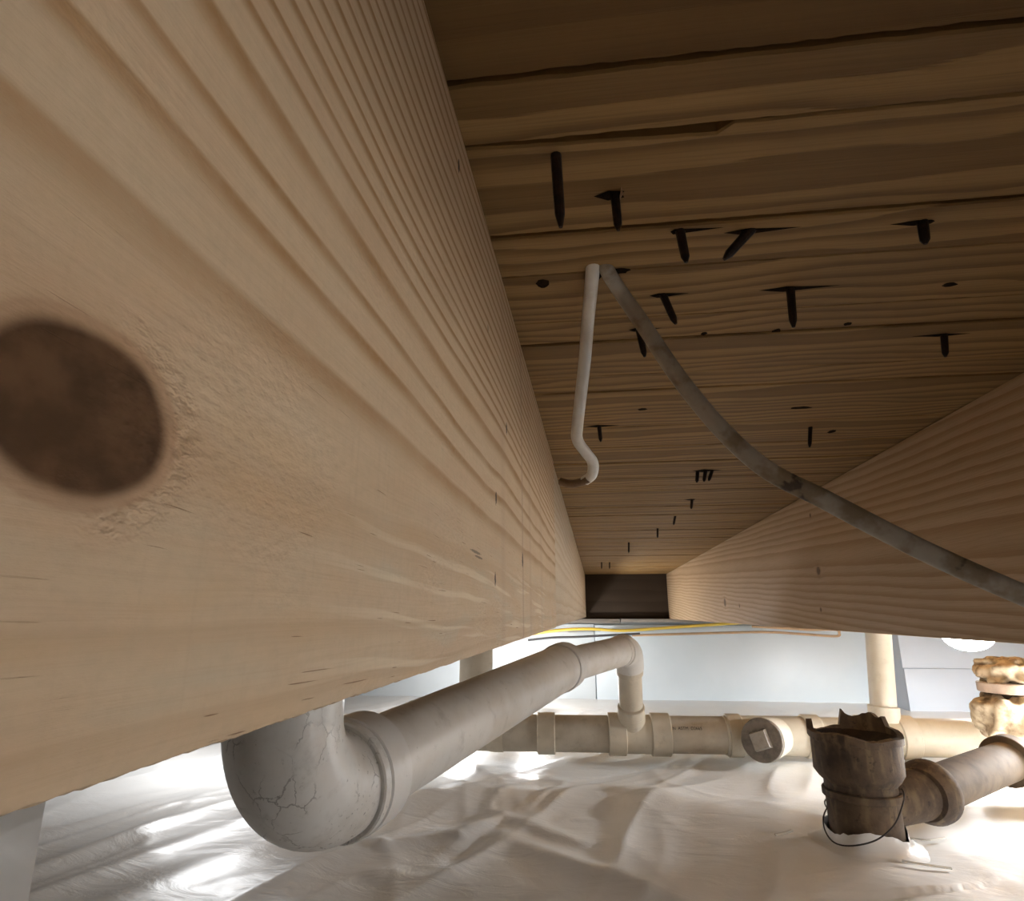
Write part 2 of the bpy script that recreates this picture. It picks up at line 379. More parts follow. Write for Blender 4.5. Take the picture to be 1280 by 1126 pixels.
# ------------------------------------------------------------------ ground sheet
def vnoise(x, y, seed):
    rs = np.random.RandomState(seed); tab = rs.rand(256, 256)
    xi, yi = np.floor(x).astype(int), np.floor(y).astype(int); fx, fy = x-xi, y-yi
    fx = fx*fx*fx*(fx*(fx*6-15)+10); fy = fy*fy*fy*(fy*(fy*6-15)+10)
    g = lambda i, j: tab[(xi+i) % 256, (yi+j) % 256]
    return (g(0, 0)*(1-fx)+g(1, 0)*fx)*(1-fy) + (g(0, 1)*(1-fx)+g(1, 1)*fx)*fy
GB = at(1086, 1058, .95)                      # foot of the iron stub
def sheet_height(X, Y):
    wx = X + .12*(vnoise(X*2.1+9, Y*2.1+4, 1)-.5); wy = Y + .12*(vnoise(X*2.1+31, Y*2.1+17, 2)-.5)
    Z = .022*(vnoise(X*1.3+5, Y*1.3+8, 3)-.5) + .006*(vnoise(X*4+3, Y*4+1, 4)-.5)
    # long drawn folds fanning over the ground
    for ang, fr, am, sd in ((66, 6.0, .006, 5), (72, 11.0, .004, 6), (48, 9.0, .003, 7), (110, 8.0, .003, 11)):
        a = math.radians(ang-90)
        s = wx*math.cos(a) + wy*math.sin(a); t = -wx*math.sin(a) + wy*math.cos(a)
        n = vnoise(s*fr+40, t*fr*.28+20, sd); r_ = 1-np.abs(2*n-1)
        Z = Z + am*(r_**3)*(.35 + .9*vnoise(X*1.7+sd, Y*1.7, sd+20))
    def line(pts):                                   # distance to a polyline, and how far along it
        best = np.full(X.shape, 9.0); along = np.zeros(X.shape); L = 0.0
        tot = sum(math.hypot(q[0]-p[0], q[1]-p[1]) for p, q in zip(pts, pts[1:]))
        for p, q in zip(pts, pts[1:]):
            dx, dy = q[0]-p[0], q[1]-p[1]; l = math.hypot(dx, dy)
            t = np.clip(((X-p[0])*dx + (Y-p[1])*dy)/(l*l), 0, 1)
            d = np.hypot(wx-.0*X-(p[0]+t*dx), wy-(p[1]+t*dy)); m_ = d < best
            best = np.where(m_, d, best); along = np.where(m_, (L+t*l)/tot, along); L += l
        return best, along
    def fold(pts, h, w):
        d, t = line(pts); return h*np.exp(-(d/w)**1.6)*np.sin(np.pi*np.clip(.08+.84*t, 0, 1))**.7
    def mound(cx, cy, rx, ry, h, rot=0):
        c, s = math.cos(rot), math.sin(rot); dx, dy = X-cx, Y-cy
        u, v = (dx*c+dy*s)/rx, (-dx*s+dy*c)/ry
        return h*np.exp(-(u*u+v*v))
    # the crest of the broad mound in front of the drain, and the dip behind it
    Z = Z + fold(((-.38, 1.30), (-.18, 1.36), (.10, 1.40), (.22, 1.27), (.34, 1.10), (.40, .95)), .036, .12)
    Z = Z + mound(.02, 1.15, .26, .17, .012) - mound(.10, .82, .5, .14, .012) - mound(.55, .98, .08, .08, .006)
    for pts, h, w in ((((-.80, .84), (-.70, 1.20)), .010, .022), (((-.72, .80), (-.60, 1.12), (-.44, 1.48)), .011, .022), (((-.60, .80), (-.47, 1.10), (-.30, 1.40)), .014, .028),
                      (((-.47, .84), (-.33, 1.03), (-.14, 1.20)), .012, .026), (((-.27, .86), (-.22, 1.10), (-.16, 1.22), (-.02, 1.12)), .010, .022), (((-.15, 1.13), (.06, .97), (.16, .92)), .009, .026),
                      (((-.92, .95), (-.75, 1.5)), .010, .024), (((-.38, .80), (-.30, .93)), .008, .02), (((.62, 1.12), (.80, 1.02), (1.0, 1.0)), .010, .03), (((.66, 1.05), (.85, .93)), .007, .022),
                      (((.30, 1.30), (.48, 1.10)), .007, .022)):
        Z = Z + fold(pts, h, w)
    Z = Z*np.clip((2.9-Y)/.5, .3, 1)
    k = np.exp(-((X-GB.x)**2+(Y-GB.y)**2)/.13**2)
    return (FZ + Z - .008)*(1-k) + GB.z*k
xs = np.concatenate([np.linspace(-3, -1.3, 30)[:-1], np.linspace(-1.3, 1.6, 430), np.linspace(1.6, 3, 26)[1:]])
ys = np.concatenate([np.linspace(-1.5, .5, 30)[:-1], np.linspace(.5, 1.7, 220), np.linspace(1.7, WY+.02, 90)[1:]])
X, Y = np.meshgrid(xs, ys); Z = sheet_height(X, Y)
nx, ny = len(xs), len(ys)
verts = np.stack([X.ravel(), Y.ravel(), Z.ravel()], 1).tolist()
idx = np.arange(nx*ny).reshape(ny, nx)
faces = np.stack([idx[:-1, :-1].ravel(), idx[:-1, 1:].ravel(), idx[1:, 1:].ravel(), idx[1:, :-1].ravel()], 1).tolist()
floor = structure(mesh_obj('floor', verts, faces, M['sheet'], smooth=3.0), 'wrinkled white plastic vapour sheet laid over the crawl space ground')
def ground(x, y): return float(sheet_height(np.array([[x]]), np.array([[y]]))[0, 0])

# ------------------------------------------------------------------ walls
WT = CZ - .045                              # top of the lined foundation wall
def slab(name, lo, hi, mat, parent=None, bev=0.002): return mesh_obj(name, *box(lo, hi, bev), mat, parent, .5)
wb = structure(slab('wall_back', (-3, WY, -.1), (3, WY+.12, WT+.02), M['foam_white']), 'pale lined foundation wall at the far end')
slab('panel', (-3, WY-.016, -.1), (-.012, WY, WT), M['foam_white'], wb)
slab('panel', (-.008, WY-.02, -.1), (1.55, WY, WT-.004), M['foam'], wb)
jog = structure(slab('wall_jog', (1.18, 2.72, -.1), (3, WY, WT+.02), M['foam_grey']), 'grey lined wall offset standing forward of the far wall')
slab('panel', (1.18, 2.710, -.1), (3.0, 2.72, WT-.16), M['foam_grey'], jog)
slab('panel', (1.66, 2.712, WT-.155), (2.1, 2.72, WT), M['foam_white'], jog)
structure(slab('wall_left', (-3.1, -1.5, -.1), (-3, WY, TOP+.05), M['foam_white']), 'pale lined foundation wall of the crawl space')
structure(slab('wall_right', (3, -1.5, -.1), (3.1, WY, TOP+.05), M['foam_white']), 'pale lined foundation wall of the crawl space')
structure(slab('wall_front', (-3.1, -1.6, -.1), (3.1, -1.5, TOP+.05), M['foam_white']), 'pale lined foundation wall of the crawl space')
sill = structure(empty('trim_1', (0, WY, WT)), 'weathered grey sill plate on top of the far wall')
slab('plank', (-3, WY-.045, WT+.004), (.104, WY+.12, RB), M['sill'], sill)
slab('plank', (.108, WY-.048, WT+.008), (3, WY+.12, RB+.001), M['sill'], sill)
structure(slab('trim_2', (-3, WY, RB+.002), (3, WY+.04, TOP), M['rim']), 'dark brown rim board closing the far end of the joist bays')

# ------------------------------------------------------------------ joists
def joist(name, lo, hi, mat, label, group=None):
    c = Vector((lo[0], 0, lo[2]))
    v, f = box([lo[i]-c[i] for i in range(3)], [hi[i]-c[i] for i in range(3)], .0016)
    return tag(mesh_obj(name, v, f, mat, None, .5, c), label, 'joist', group)
def near_joist():
    """its bottom arris is slightly ragged, so it has its own mesh"""
    ys_ = np.concatenate([np.linspace(-.6, .02, 12)[:-1], np.linspace(.02, .30, 300), np.linspace(.30, SEAM, 120)[1:]])
    vs_, fs = [], []; H = TOP-LB
    rs = np.random.RandomState(4); rag = np.convolve(rs.rand(len(ys_)+8), np.ones(9)/9, 'valid') - .5 + .35*(rs.rand(len(ys_))-.5)
    for i, y in enumerate(ys_):
        e = .0006*rag[i] if .02 < y < .69 else 0
        vs_ += [(-THK, y, .0008), (-.0022, y, e), (-.0007, y, .0006+e), (0, y, .0024+e*.5), (0, y, H-.002), (-.0015, y, H), (-THK, y, H)]
    n = 7
    for i in range(len(ys_)-1):
        for k in range(n): fs.append([i*n+k, (i+1)*n+k, (i+1)*n+(k+1) % n, i*n+(k+1) % n])
    fs.append(list(range(n))); fs.append([(len(ys_)-1)*n+k for k in range(n)][::-1])
    return tag(mesh_obj('floor_joist', vs_, fs, M['near'], None, .7, (LX, 0, LB)), 'pale pine floor joist with one big dark knot, close beside the camera', 'joist', 'floor joists')
near_joist()
joist('floor_joist', (LX-THK, SEAM+.0012, LB+.0006), (LX-.0008, WY, TOP), M['far_left'], 'short pine joist length butted onto the end of the big-knotted joist', 'floor joists')
joist('floor_joist', (RX, -.6, RB), (RX+THK, WY, TOP), M['right'], 'pine floor joist with small knots, crossed by the hanging grey cable', 'floor joists')
joist('floor_joist', (RX+.406, -.6, RB), (RX+.406+THK, WY, TOP), M['joist'], 'pine floor joist one bay beyond the joist the grey cable crosses', 'floor joists')
joist('floor_joist', (RX+.812, -.6, RB), (RX+.812+THK, 2.45, TOP), M['joist'], 'pine floor joist that the glowing work lamp hangs from', 'floor joists')
joist('floor_joist', (LX-THK-.812, -.6, LB), (LX-.812, WY, TOP), M['joist'], 'pine floor joist two bays beyond the white pipe elbow', 'floor joists')
joist('floor_joist', (LX-THK-.406, -.6, LB), (LX-.406, WY, TOP), M['joist'], 'pine floor joist behind the white pipe elbow', 'floor joists')

# ------------------------------------------------------------------ old floor boards overhead
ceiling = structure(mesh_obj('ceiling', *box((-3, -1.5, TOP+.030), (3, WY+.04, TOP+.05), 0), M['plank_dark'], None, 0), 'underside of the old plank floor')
edges = [.1690, .1982, .2592, .2950, .3520, .3845, .4450, .4805, .5490, .5840, .6610, .6990]
while edges[-1] < WY: edges.append(edges[-1] + (.057 if len(edges) % 2 else .036)*random.uniform(.92, 1.08))
edges[-1] = WY
planks = []
def plank(y0, y1, z, mat, x0=-2.9, x1=2.9, rag=.0006, near_cut=None, seed=0):
    """one board with slightly uneven edges, origin at its own corner"""
    rs = np.random.RandomState(seed+100); xs_ = np.concatenate([[x0], np.linspace(-.10, .40, 90), [x1]])
    vs_, fs = [], []
    for i, x in enumerate(xs_):
        e0 = rag*(rs.rand()-.5); e1 = rag*(rs.rand()-.5)
        if near_cut: e0 += near_cut(x)
        b = .0009
        vs_ += [(x, e0, b), (x, e0+b, 0), (x, y1-y0-b+e1, 0), (x, y1-y0+e1, b), (x, y1-y0+e1, .018), (x, e0, .018)]
    n = 6
    for i in range(len(xs_)-1):
        for k in range(n): fs.append([i*n+k, i*n+(k+1) % n, (i+1)*n+(k+1) % n, (i+1)*n+k])
    fs.append(list(range(n))[::-1]); fs.append([(len(xs_)-1)*n+k for k in range(n)])
    o = mesh_obj('plank', vs_, fs, mat, ceiling, .5, (0, y0, z)); planks.append((y0, y1, z, o)); return o
def notch(x): return .0008 + .0048*max(0, min(1, (x+.06)/.11))*(1 if x < .0535 else 0)
for i in range(len(edges)-1):
    y0, y1 = edges[i], edges[i+1]
    gap = .0007 if i < 12 else .0013
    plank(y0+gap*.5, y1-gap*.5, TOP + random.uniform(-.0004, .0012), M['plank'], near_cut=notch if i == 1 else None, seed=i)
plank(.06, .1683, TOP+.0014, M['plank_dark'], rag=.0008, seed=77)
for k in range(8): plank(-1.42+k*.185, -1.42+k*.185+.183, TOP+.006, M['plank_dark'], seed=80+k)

def under(y):
    for y0, y1, z, o in planks:
        if y0-.001 <= y <= y1+.001: return z, o
    return TOP, planks[0][3]
def nail(b, t, r=.0018, slit=None, flake=False):
    B = on(*b, 2, TOP); z, pl_ = under(B.y)
    if t[1]-b[1] < 4: T = B - Vector((0, 0, .02))
    else: T = on(*t, 1, B.y)
    d = (T-B)
    v, f = sweep([B-d.normalized()*.004, B, B+d*.55, B+d*.82, T], [r, r, r*.95, r*.9, r*.35], 10)
    mesh_obj('nail', v, f, M['nail'], pl_, .5)
    if slit:                                     # torn sliver where the point broke out, its inner shade painted dark
        l, rr, h = slit
        a, c = on(l, b[1]-1, 2, TOP), on(rr, b[1]-3, 2, TOP); s = .0020*h
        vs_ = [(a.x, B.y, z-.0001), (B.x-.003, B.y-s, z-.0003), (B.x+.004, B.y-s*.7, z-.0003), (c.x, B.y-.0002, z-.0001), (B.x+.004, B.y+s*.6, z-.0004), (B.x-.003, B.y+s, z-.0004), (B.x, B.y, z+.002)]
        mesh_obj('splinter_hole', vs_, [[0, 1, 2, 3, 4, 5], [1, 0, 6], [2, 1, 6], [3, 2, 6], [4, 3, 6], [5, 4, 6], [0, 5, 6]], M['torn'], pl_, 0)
        if flake:
            q = on(rr+2, b[1]-2, 2, TOP)
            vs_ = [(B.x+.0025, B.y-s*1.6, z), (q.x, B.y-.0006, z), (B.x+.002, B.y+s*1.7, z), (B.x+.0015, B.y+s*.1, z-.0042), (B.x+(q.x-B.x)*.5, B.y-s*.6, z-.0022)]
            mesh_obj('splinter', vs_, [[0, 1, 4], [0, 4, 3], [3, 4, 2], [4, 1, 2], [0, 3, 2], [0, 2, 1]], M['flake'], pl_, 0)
nail((695, 197), (701, 284), .0022)
nail((769, 246), (773, 288), .0020, (742, 778, 1.6), True)
nail((850, 288), (858, 328), .0023, (838, 905, 1.0))
nail((938, 288), (905, 324), .0024, (905, 1000, 1.2))
nail((1153, 277), (1157, 305), .0024, (1115, 1170, 1.0))
nail((829, 369), (845, 405), .0022, (812, 862, 1.2))
nail((988, 361), (992, 409), .0024, (950, 1050, 1.4))
nail((799, 413), (806, 446), .0022, (786, 828, 1.2))
nail((1180, 418), (1182, 446), .0022, (1143, 1215, 1.0))
nail((1013, 535), (1012, 559), .0020)
nail((749, 533), (751, 552), .0020, (732, 775, 1.8))
nail((872, 590), (871, 603), .0024); nail((882, 588), (880, 602), .0024, (866, 905, 4.0)); nail((890, 588), (886, 601), .0022)
nail((865, 625), (864, 636), .0022, (856, 871, 3.0)); nail((844, 645), (842, 656), .0022); nail((822, 661), (822, 672), .0022)
nail((786, 678), (786, 691), .0024); nail((752, 703), (752, 711), .0024); nail((762, 703), (762, 711), .0024)
def pock(px, py, w, h):                          # knot hole or bruise in a board, shade of its depth painted dark
    B = on(px, py, 2, TOP); z, pl_ = under(B.y); L, Rr = on(px-w, py, 2, TOP), on(px+w, py, 2, TOP); rx = (Rr.x-L.x)/2
    ry = abs(on(px, py-h, 2, TOP).y - on(px, py+h, 2, TOP).y)/2
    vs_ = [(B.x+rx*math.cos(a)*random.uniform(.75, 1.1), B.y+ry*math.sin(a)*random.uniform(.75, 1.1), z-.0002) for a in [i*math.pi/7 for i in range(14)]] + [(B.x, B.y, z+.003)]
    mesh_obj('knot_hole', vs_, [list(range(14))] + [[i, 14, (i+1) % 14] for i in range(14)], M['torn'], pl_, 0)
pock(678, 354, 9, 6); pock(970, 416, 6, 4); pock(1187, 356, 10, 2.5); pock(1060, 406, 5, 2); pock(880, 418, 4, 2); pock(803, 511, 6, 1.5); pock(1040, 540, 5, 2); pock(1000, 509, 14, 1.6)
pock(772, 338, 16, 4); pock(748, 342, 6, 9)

# ------------------------------------------------------------------ cables
def cable(name, pts, r, mat, flat=1.0, up=None, parent=None, n=10, seg=14):
    pp = spline(pts, n)
    if isinstance(r, tuple): r = [r[0]+(r[1]-r[0])*min(1, i/(len(pp)*.55)) for i in range(len(pp))]
    v, f = sweep(pp, r, seg, flat, up); return mesh_obj(name, v, f, mat, parent, 1.0)
h0 = on(741, 334, 2, TOP); h1 = on(757, 333, 2, TOP)
wc = empty('white_cable', (h0.x, h0.y, TOP))
tag(wc, 'white electrical cable hanging from a hole in the boards and curling at its end', 'cable')
D0 = .345
cable('sheath', [h0+Vector((0, 0, .012)), h0, at(735, 400, .355), at(730, 460, .37), at(722, 530, .39), at(722, 550, .395), at(732, 565, .40), at(741, 578, .405), at(740, 593, .41), at(731, 601, .415)], .0037, M['cable_white'], .75, Vector((1, 0, 0)), wc)
cable('brown_end', [at(736, 598, .412), at(728, 602, .416), at(714, 605, .42), at(701, 602, .425)], .0034, M['cable_brown'], .8, None, wc)  # brown length at the tip of the white cable
gc = cable('grey_cable', [h1+Vector((0, 0, .012)), h1, at(775, 364, .335), at(800, 400, .332), at(850, 474, .325), at(905, 540, .32), at(960, 588, .315), at(1030, 624, .31), at(1150, 686, .30), at(1280, 744, .29), at(1400, 790, .285), Vector((.32, .17, RB-.006)), Vector((.42, .20, RB-.006)), Vector((.62, .26, RB-.03)), Vector((.75, .28, RB-.006)), Vector((.80, .28, RB+.03))], (.0037, .0052), M['cable_grey'], .62, Vector((1, 0, 1)), None, 14)
tag(gc, 'dirty grey cable sagging from the boards across the small-knotted joist', 'cable')
yw = [(660, 793, 2.74), (705, 787, 2.73), (740, 786, 2.73), (780, 788, 2.72), (840, 784, 2.70), (900, 780, 2.68), (960, 776, 2.66)]
tag(cable('yellow_cable', [at(*p) for p in yw], .0065, M['cable_yellow'], 1, None), 'thin yellow cable strung below the grey sill at the far wall', 'cable')
tag(cable('black_cable', [at(660, 800, 2.73), at(690, 797, 2.73), at(720, 796, 2.73), at(760, 794, 2.71), at(800, 792, 2.70)], .0048, M['cable_black']), 'thin black cable running just under the yellow cable', 'cable')
cp = [(790, 794), (830, 793), (900, 791), (960, 790), (1010, 793), (1045, 795), (1049, 791), (1044, 787), (1010, 787), (980, 785), (940, 783)]
tag(cable('tan_cable', [at(px, py, 2.75 - (px-700)*.0005) for px, py in cp], .0052, M['copper'], 1, None, None, 12), 'tan cable looped back on itself under the far sill', 'cable')

# ------------------------------------------------------------------ branch drain from the elbow
NA, NB = at(472, 952, .64), at(702, 834, 1.27)
bd = (NB-NA).normalized()
R3, R2, RM = .0445, .0302, .0445
br = empty('branch_drain', NA)
tag(br, 'dirty white plastic drain pipe sloping from a big elbow to the far drop', 'pipe')
corner = NA - bd*.150
upv = Vector((0, 0, 1))
RB_ = .072                                        # bend radius of the elbow
def bend(cn, d_in, d_out, R_, n=14):
    """arc that rounds the corner cn from direction d_in to d_out"""
    d_in, d_out = d_in.normalized(), d_out.normalized(); ang = d_in.angle(d_out); t = R_*math.tan(ang/2)
    a, b = cn - d_in*t, cn + d_out*t
    nrm = (d_out - d_in*d_out.dot(d_in)).normalized(); c = a + nrm*R_
    return [c - nrm*R_*math.cos(ang*k/n) + d_in*R_*math.sin(ang*k/n) for k in range(n+1)]
arc = bend(corner, -bd, upv, RB_, 18)
el = mesh_obj('elbow', *sweep([arc[0]+bd*.012] + arc + [arc[-1]+upv*.02], .0485, 44), M['pvc_elbow'], br)
collar('hub', arc[0]+bd*.010, bd, .006, .0535, M['pvc_elbow'], el)
collar('hub', arc[0]+bd*.034, bd, .018, .0545, M['pvc_hub'], el)
collar('hub', arc[-1]+upv*.055, upv, .022, .0530, M['pvc_elbow'], el)
tube('riser', arc[-1]+upv*.03, Vector((arc[-1].x, arc[-1].y, TOP+.02)), R3, M['pvc_near'], br)
far = at(786, 811, 1.56); 
tube('pipe', arc[0]+bd*.01, NB, R3, M['pvc_near'], br, 44)
bd2 = (far-NB).normalized()
collar('coupling', NB+bd*.004, bd, .022, .0480, M['pvc_near'], br)
tee_at = None
# ------------------------------------------------------------------ main drain along the ground
ML, MR = at(596, 915, 1.62), at(1262, 923, 1.52)
md = (MR-ML).normalized()
def main_at(px):                                   # point of the drain axis under image column px
    n = np.cross(ray(px, 0), ray(px, 1000)); a = np.array(ML)-CO; d = np.array(md)
    return Vector(np.array(ML) - d*(n@a)/(n@d))
mr = empty('main_drain', main_at(870) - Vector((0, 0, R3)))
tag(mr, 'beige plastic main drain with couplings and a cleanout lying along the ground', 'pipe')
tube('pipe', main_at(596), main_at(765), R3, M['pvc_main'], mr)
p2 = tube('pipe', main_at(830), main_at(915), R3, M['pvc_main'], mr)
tube('pipe', main_at(1120), main_at(1300), R3, M['pvc_white'], mr)
def mcollar(name, p0, p1, r, mat=M['pvc_fit'], parent=None):
    a, b = main_at(p0), main_at(p1); return collar(name, (a+b)/2, md, (b-a).length/2, r, mat, parent or mr)
mcollar('coupling', 672, 694, .0505)
t1 = tube('tee', main_at(765), main_at(835), .0465, M['pvc_fit'], mr)
mcollar('hub', 760, 782, .0515, parent=t1); mcollar('hub', 813, 837, .0515, parent=t1)
top1 = main_at(790)
tu = (far - Vector((0, 0, .05)) - top1).normalized()
tube('socket', top1, top1+tu*.058, .0350, M['pvc_fit'], t1)
# branch: narrower far length, elbow and drop into the tee
dr_top = far
arc2 = bend(far, bd2, -tu, .05, 12)
tube('pipe', NB+bd*.015, arc2[0], .0350, M['pvc_near'], br, 40)
e2 = mesh_obj('elbow', *sweep([arc2[0]-bd2*.03] + arc2 + [arc2[-1]-tu*.02], .0360, 32), M['pvc_near'], br)
collar('hub', arc2[0]-bd2*.004, bd2, .012, .0385, M['pvc_near'], e2)
collar('hub', arc2[-1]-tu*.02, tu, .016, .0345, M['pvc_fit'], e2)
tube('drop', arc2[-1]-tu*.02, top1+tu*.05, R2, M['pvc_fit'], br)
collar('hub', top1+tu*.066, tu, .016, .0345, M['pvc_fit'], br)
# left riser
lv = bend(main_at(594), -md, upv, .055, 12)
l_el = mesh_obj('elbow', *sweep([lv[0]+md*.02] + lv + [lv[-1]+upv*.01], .0465, 32), M['pvc_fit'], mr)
tube('riser', lv[-1], Vector((lv[-1].x, lv[-1].y, TOP)), .0445, M['pvc_fit'], mr)
# cleanout wye
wy = tube('wye', main_at(905), main_at(1022), .0468, M['pvc_white'], mr)
mcollar('hub', 908, 926, .0512, M['pvc_fit'], wy); mcollar('hub', 1004, 1024, .0512, M['pvc_white'], wy)
pc = at(953, 925, 1.475); src_ = main_at(972); pd = (pc-src_).normalized()
mesh_obj('wye_arm', *sweep([src_, src_+(pc-src_)*.5, pc-pd*.004], [.043, .047, .050], 36), M['pvc_white'], wy)
pn = (pd + (Vector(CO)-pc).normalized()*.6 + Vector((-.25, 0, 0))).normalized()
plug = mesh_obj('cleanout_plug', *ring_mesh(pc, pn, .008, .0490), M['plug'], mr)
part(plug, 'grey round cleanout plug with a square boss')
s_, t_ = frame(pn)
s_, t_ = (s_*math.cos(.35)+t_*math.sin(.35)), (t_*math.cos(.35)-s_*math.sin(.35))
q = .021; bb = pc + pn*.008
vs_ = [bb + s_*a*q + t_*b*q for a, b in ((-1, -1), (1, -1), (1, 1), (-1, 1))] + [bb + pn*.014 + s_*a*q*.86 + t_*b*q*.86 for a, b in ((-1, -1), (1, -1), (1, 1), (-1, 1))]
mesh_obj('square_boss', vs_, [[0, 1, 2, 3][::-1], [4, 5, 6, 7], [0, 1, 5, 4], [1, 2, 6, 5], [2, 3, 7, 6], [3, 0, 4, 7]], M['plug_boss'], plug, 0)
# tee and white riser to the right of the iron pipe
t2 = tube('tee', main_at(1070), main_at(1140), .0468, M['pvc_white'], mr)
mcollar('hub', 1120, 1141, .0512, M['pvc_white'], t2); mcollar('hub', 1072, 1090, .0512, M['pvc_white'], t2)
tube('pipe', main_at(1015), main_at(1080), R3, M['pvc_white'], mr)
top2 = main_at(1107); tv = (on(1098, 795, 1, top2.y) - top2).normalized()
collar('hub', top2+tv*.055, tv, .018, .0360, M['pvc_white'], t2)
tube('riser', top2, top2+tv*.47, R2, M['pvc_white'], mr)
# printed line on the beige length
def printed(txt, px0, px1, py, size, parent):
    cu = bpy.data.curves.new('print', 'FONT'); cu.body = txt; cu.size = size; tmp = bpy.data.objects.new('print', cu)
    me0 = tmp.to_mesh(); vs0 = [v.co.copy() for v in me0.vertices]; fs0 = [list(p.vertices) for p in me0.polygons]; tmp.to_mesh_clear()
    w0 = max(v.x for v in vs0); a, b = main_at(px0), main_at(px1); L = (b-a).length
    dz = Vector((0, 0, 1)); fr = md.cross(dz).normalized(); fr = fr if fr.y < 0 else -fr
    out = []
    for v in vs0:
        an = py + v.y/R3; p = a + md*(v.x/w0*L); out.append(p + (fr*math.cos(an) + dz*math.sin(an))*(R3+.0003))
    o = mesh_obj('printed_line', out, fs0, M['ink'], parent, 0); bpy.data.curves.remove(cu); return o
printed('N  ASTM  D2665', 838, 874, .42, .011, p2); printed('N', 908, 911, .42, .011, p2)

# ------------------------------------------------------------------ broken cast-iron stack
gb = at(1086, 1058, .95); IX, IY = gb.x, gb.y
IB = ground(IX, IY) - .02
ci = empty('cast_iron_stack', (IX, IY, IB))
tag(ci, 'broken rusty cast iron pipe stub standing in the plastic sheet with a side arm', 'pipe')
ztop = on(1078, 915, 1, IY).z
def lathe_z(prof, seg, jag=None):
    vs_, fs = [], []
    for i, (r, z) in enumerate(prof):
        for k in range(seg):
            a = 2*math.pi*k/seg; dz = jag[k] if jag is not None and i in JR else 0
            wob = 1 + .012*math.sin(3*a+z*40) + .008*math.sin(7*a-z*90)
            vs_.append(Vector((IX + r*wob*math.cos(a), IY + r*wob*math.sin(a), z+dz)))
    for i in range(len(prof)-1):
        for k in range(seg): fs.append([i*seg+k, i*seg+(k+1) % seg, (i+1)*seg+(k+1) % seg, (i+1)*seg+k])
    return vs_, fs
seg = 72; rs = np.random.RandomState(3); JR = (5, 6, 7)
jag = np.zeros(seg)
for k in range(seg):
    a = 2*math.pi*k/seg; jag[k] = .0016*(rs.rand()-.5) + .003*math.sin(2*a+.6) + .002*math.sin(5*a)
    if .12*math.pi < a < .50*math.pi: jag[k] += .017 + .004*math.sin(9*a) + .005*rs.rand()
    if .88*math.pi < a < .92*math.pi: jag[k] += .013
RI = .0520
prof = [(RI, IB), (RI, ztop-.072), (RI+.006, ztop-.066), (.0645, ztop-.056), (.0655, ztop-.012), (.0690, ztop-.010), (.0690, ztop), (.0600, ztop+.001), (.0570, ztop-.02), (.0460, ztop-.06), (.0440, IB+.02)]
body = mesh_obj('hub_pipe', *lathe_z(prof, seg, jag), M['iron'], ci, .7)
mesh_obj('inner_crust', *lathe_z([(.0585, ztop-.004), (.054, ztop-.012), (.03, ztop-.026), (.001, ztop-.034)], 40, None), M['iron_dark'], ci, .9)
collar('bead', Vector((IX, IY, ztop-.088)), upv, .006, RI+.005, M['iron'], body)
# side arm: throat, bell and the paler pipe that runs off to its own elbow
fc = at(1160, 990, .985); af = at(1262, 950, 1.17); ad = (af-fc).normalized()
throat0 = Vector((IX, IY, fc.z-.012))
mesh_obj('throat', *sweep([throat0, throat0.lerp(fc, .55), fc], [.038, .038, .038], 32), M['iron'], ci)
bell = [(fc-ad*.024, .038), (fc-ad*.016, .043), (fc-ad*.002, .0475), (fc+ad*.008, .0475), (fc+ad*.012, .0440), (fc+ad*.012, .030)]
mesh_obj('bell', *sweep([p for p, r in bell], [r for p, r in bell], 40), M['iron'], ci)
arm = tube('arm', fc+ad*.01, af, .0340, M['iron_arm'], ci)
hook = bend(af+ad*.05, ad, Vector((.65, -.35, -.55)), .06, 10)
ael = mesh_obj('arm_elbow', *sweep([af-ad*.015] + hook + [hook[-1]+Vector((.65, -.35, -.55)).normalized()*.06], .0400, 30), M['iron_arm'], ci)
collar('hub', af-ad*.004, ad, .016, .0450, M['iron_arm'], ael)
# thin wire ring hung about the iron stub
wz = on(1086, 1020, 1, IY-RI).z
wp = []
for p in spline([at(*q) for q in ((1122, 978, .985), (1130, 992, .93), (1127, 1010, .905), (1117, 1032, .893), (1095, 1050, .888), (1065, 1057, .888), (1043, 1053, .905), (1031, 1037, .93), (1030, 1018, .955), (1040, 1003, .985), (1060, 992, 1.02), (1085, 985, 1.03), (1110, 978, 1.02), (1122, 978, .985))], 6):
    d = Vector((p.x-IX, p.y-IY, 0))
    if d.length < RI+.0028: d = d.normalized()*(RI+.0028); p = Vector((IX+d.x, IY+d.y, p.z))
    wp.append(p)
tag(mesh_obj('wire_ring', *sweep(wp, .0011, 8), M['wire'], None, 1.0), 'thin dark wire ring hung loosely round the rusty iron stub', 'wire')
# torn sheet collar at its foot
def foot_collar():
    seg = 48; vs_, fs = [], []; rs = np.random.RandomState(8)
    tip = [0.018+.016*abs(math.sin(1.5*2*math.pi*k/seg+1.1))+.004*rs.rand() for k in range(seg)]
    for j, (r, h) in enumerate(((.105, -.006), (.076, .001), (.060, .30), (.0565, .85))):
        for k in range(seg):
            a = 2*math.pi*k/seg; rr = r*(1+.05*math.sin(5*a)+.03*rs.rand()); x, y = IX+rr*math.cos(a), IY+rr*math.sin(a)
            vs_.append((x, y, ground(x, y) + (h if j < 2 else h*tip[k])))
    for j in range(3):
        for k in range(seg): fs.append([j*seg+k, j*seg+(k+1) % seg, (j+1)*seg+(k+1) % seg, (j+1)*seg+k])
    return vs_, fs
tag(mesh_obj('sheet_collar', *foot_collar(), M['sheet'], None, 2.0), 'torn white plastic collar round the foot of the iron stub', 'plastic collar')
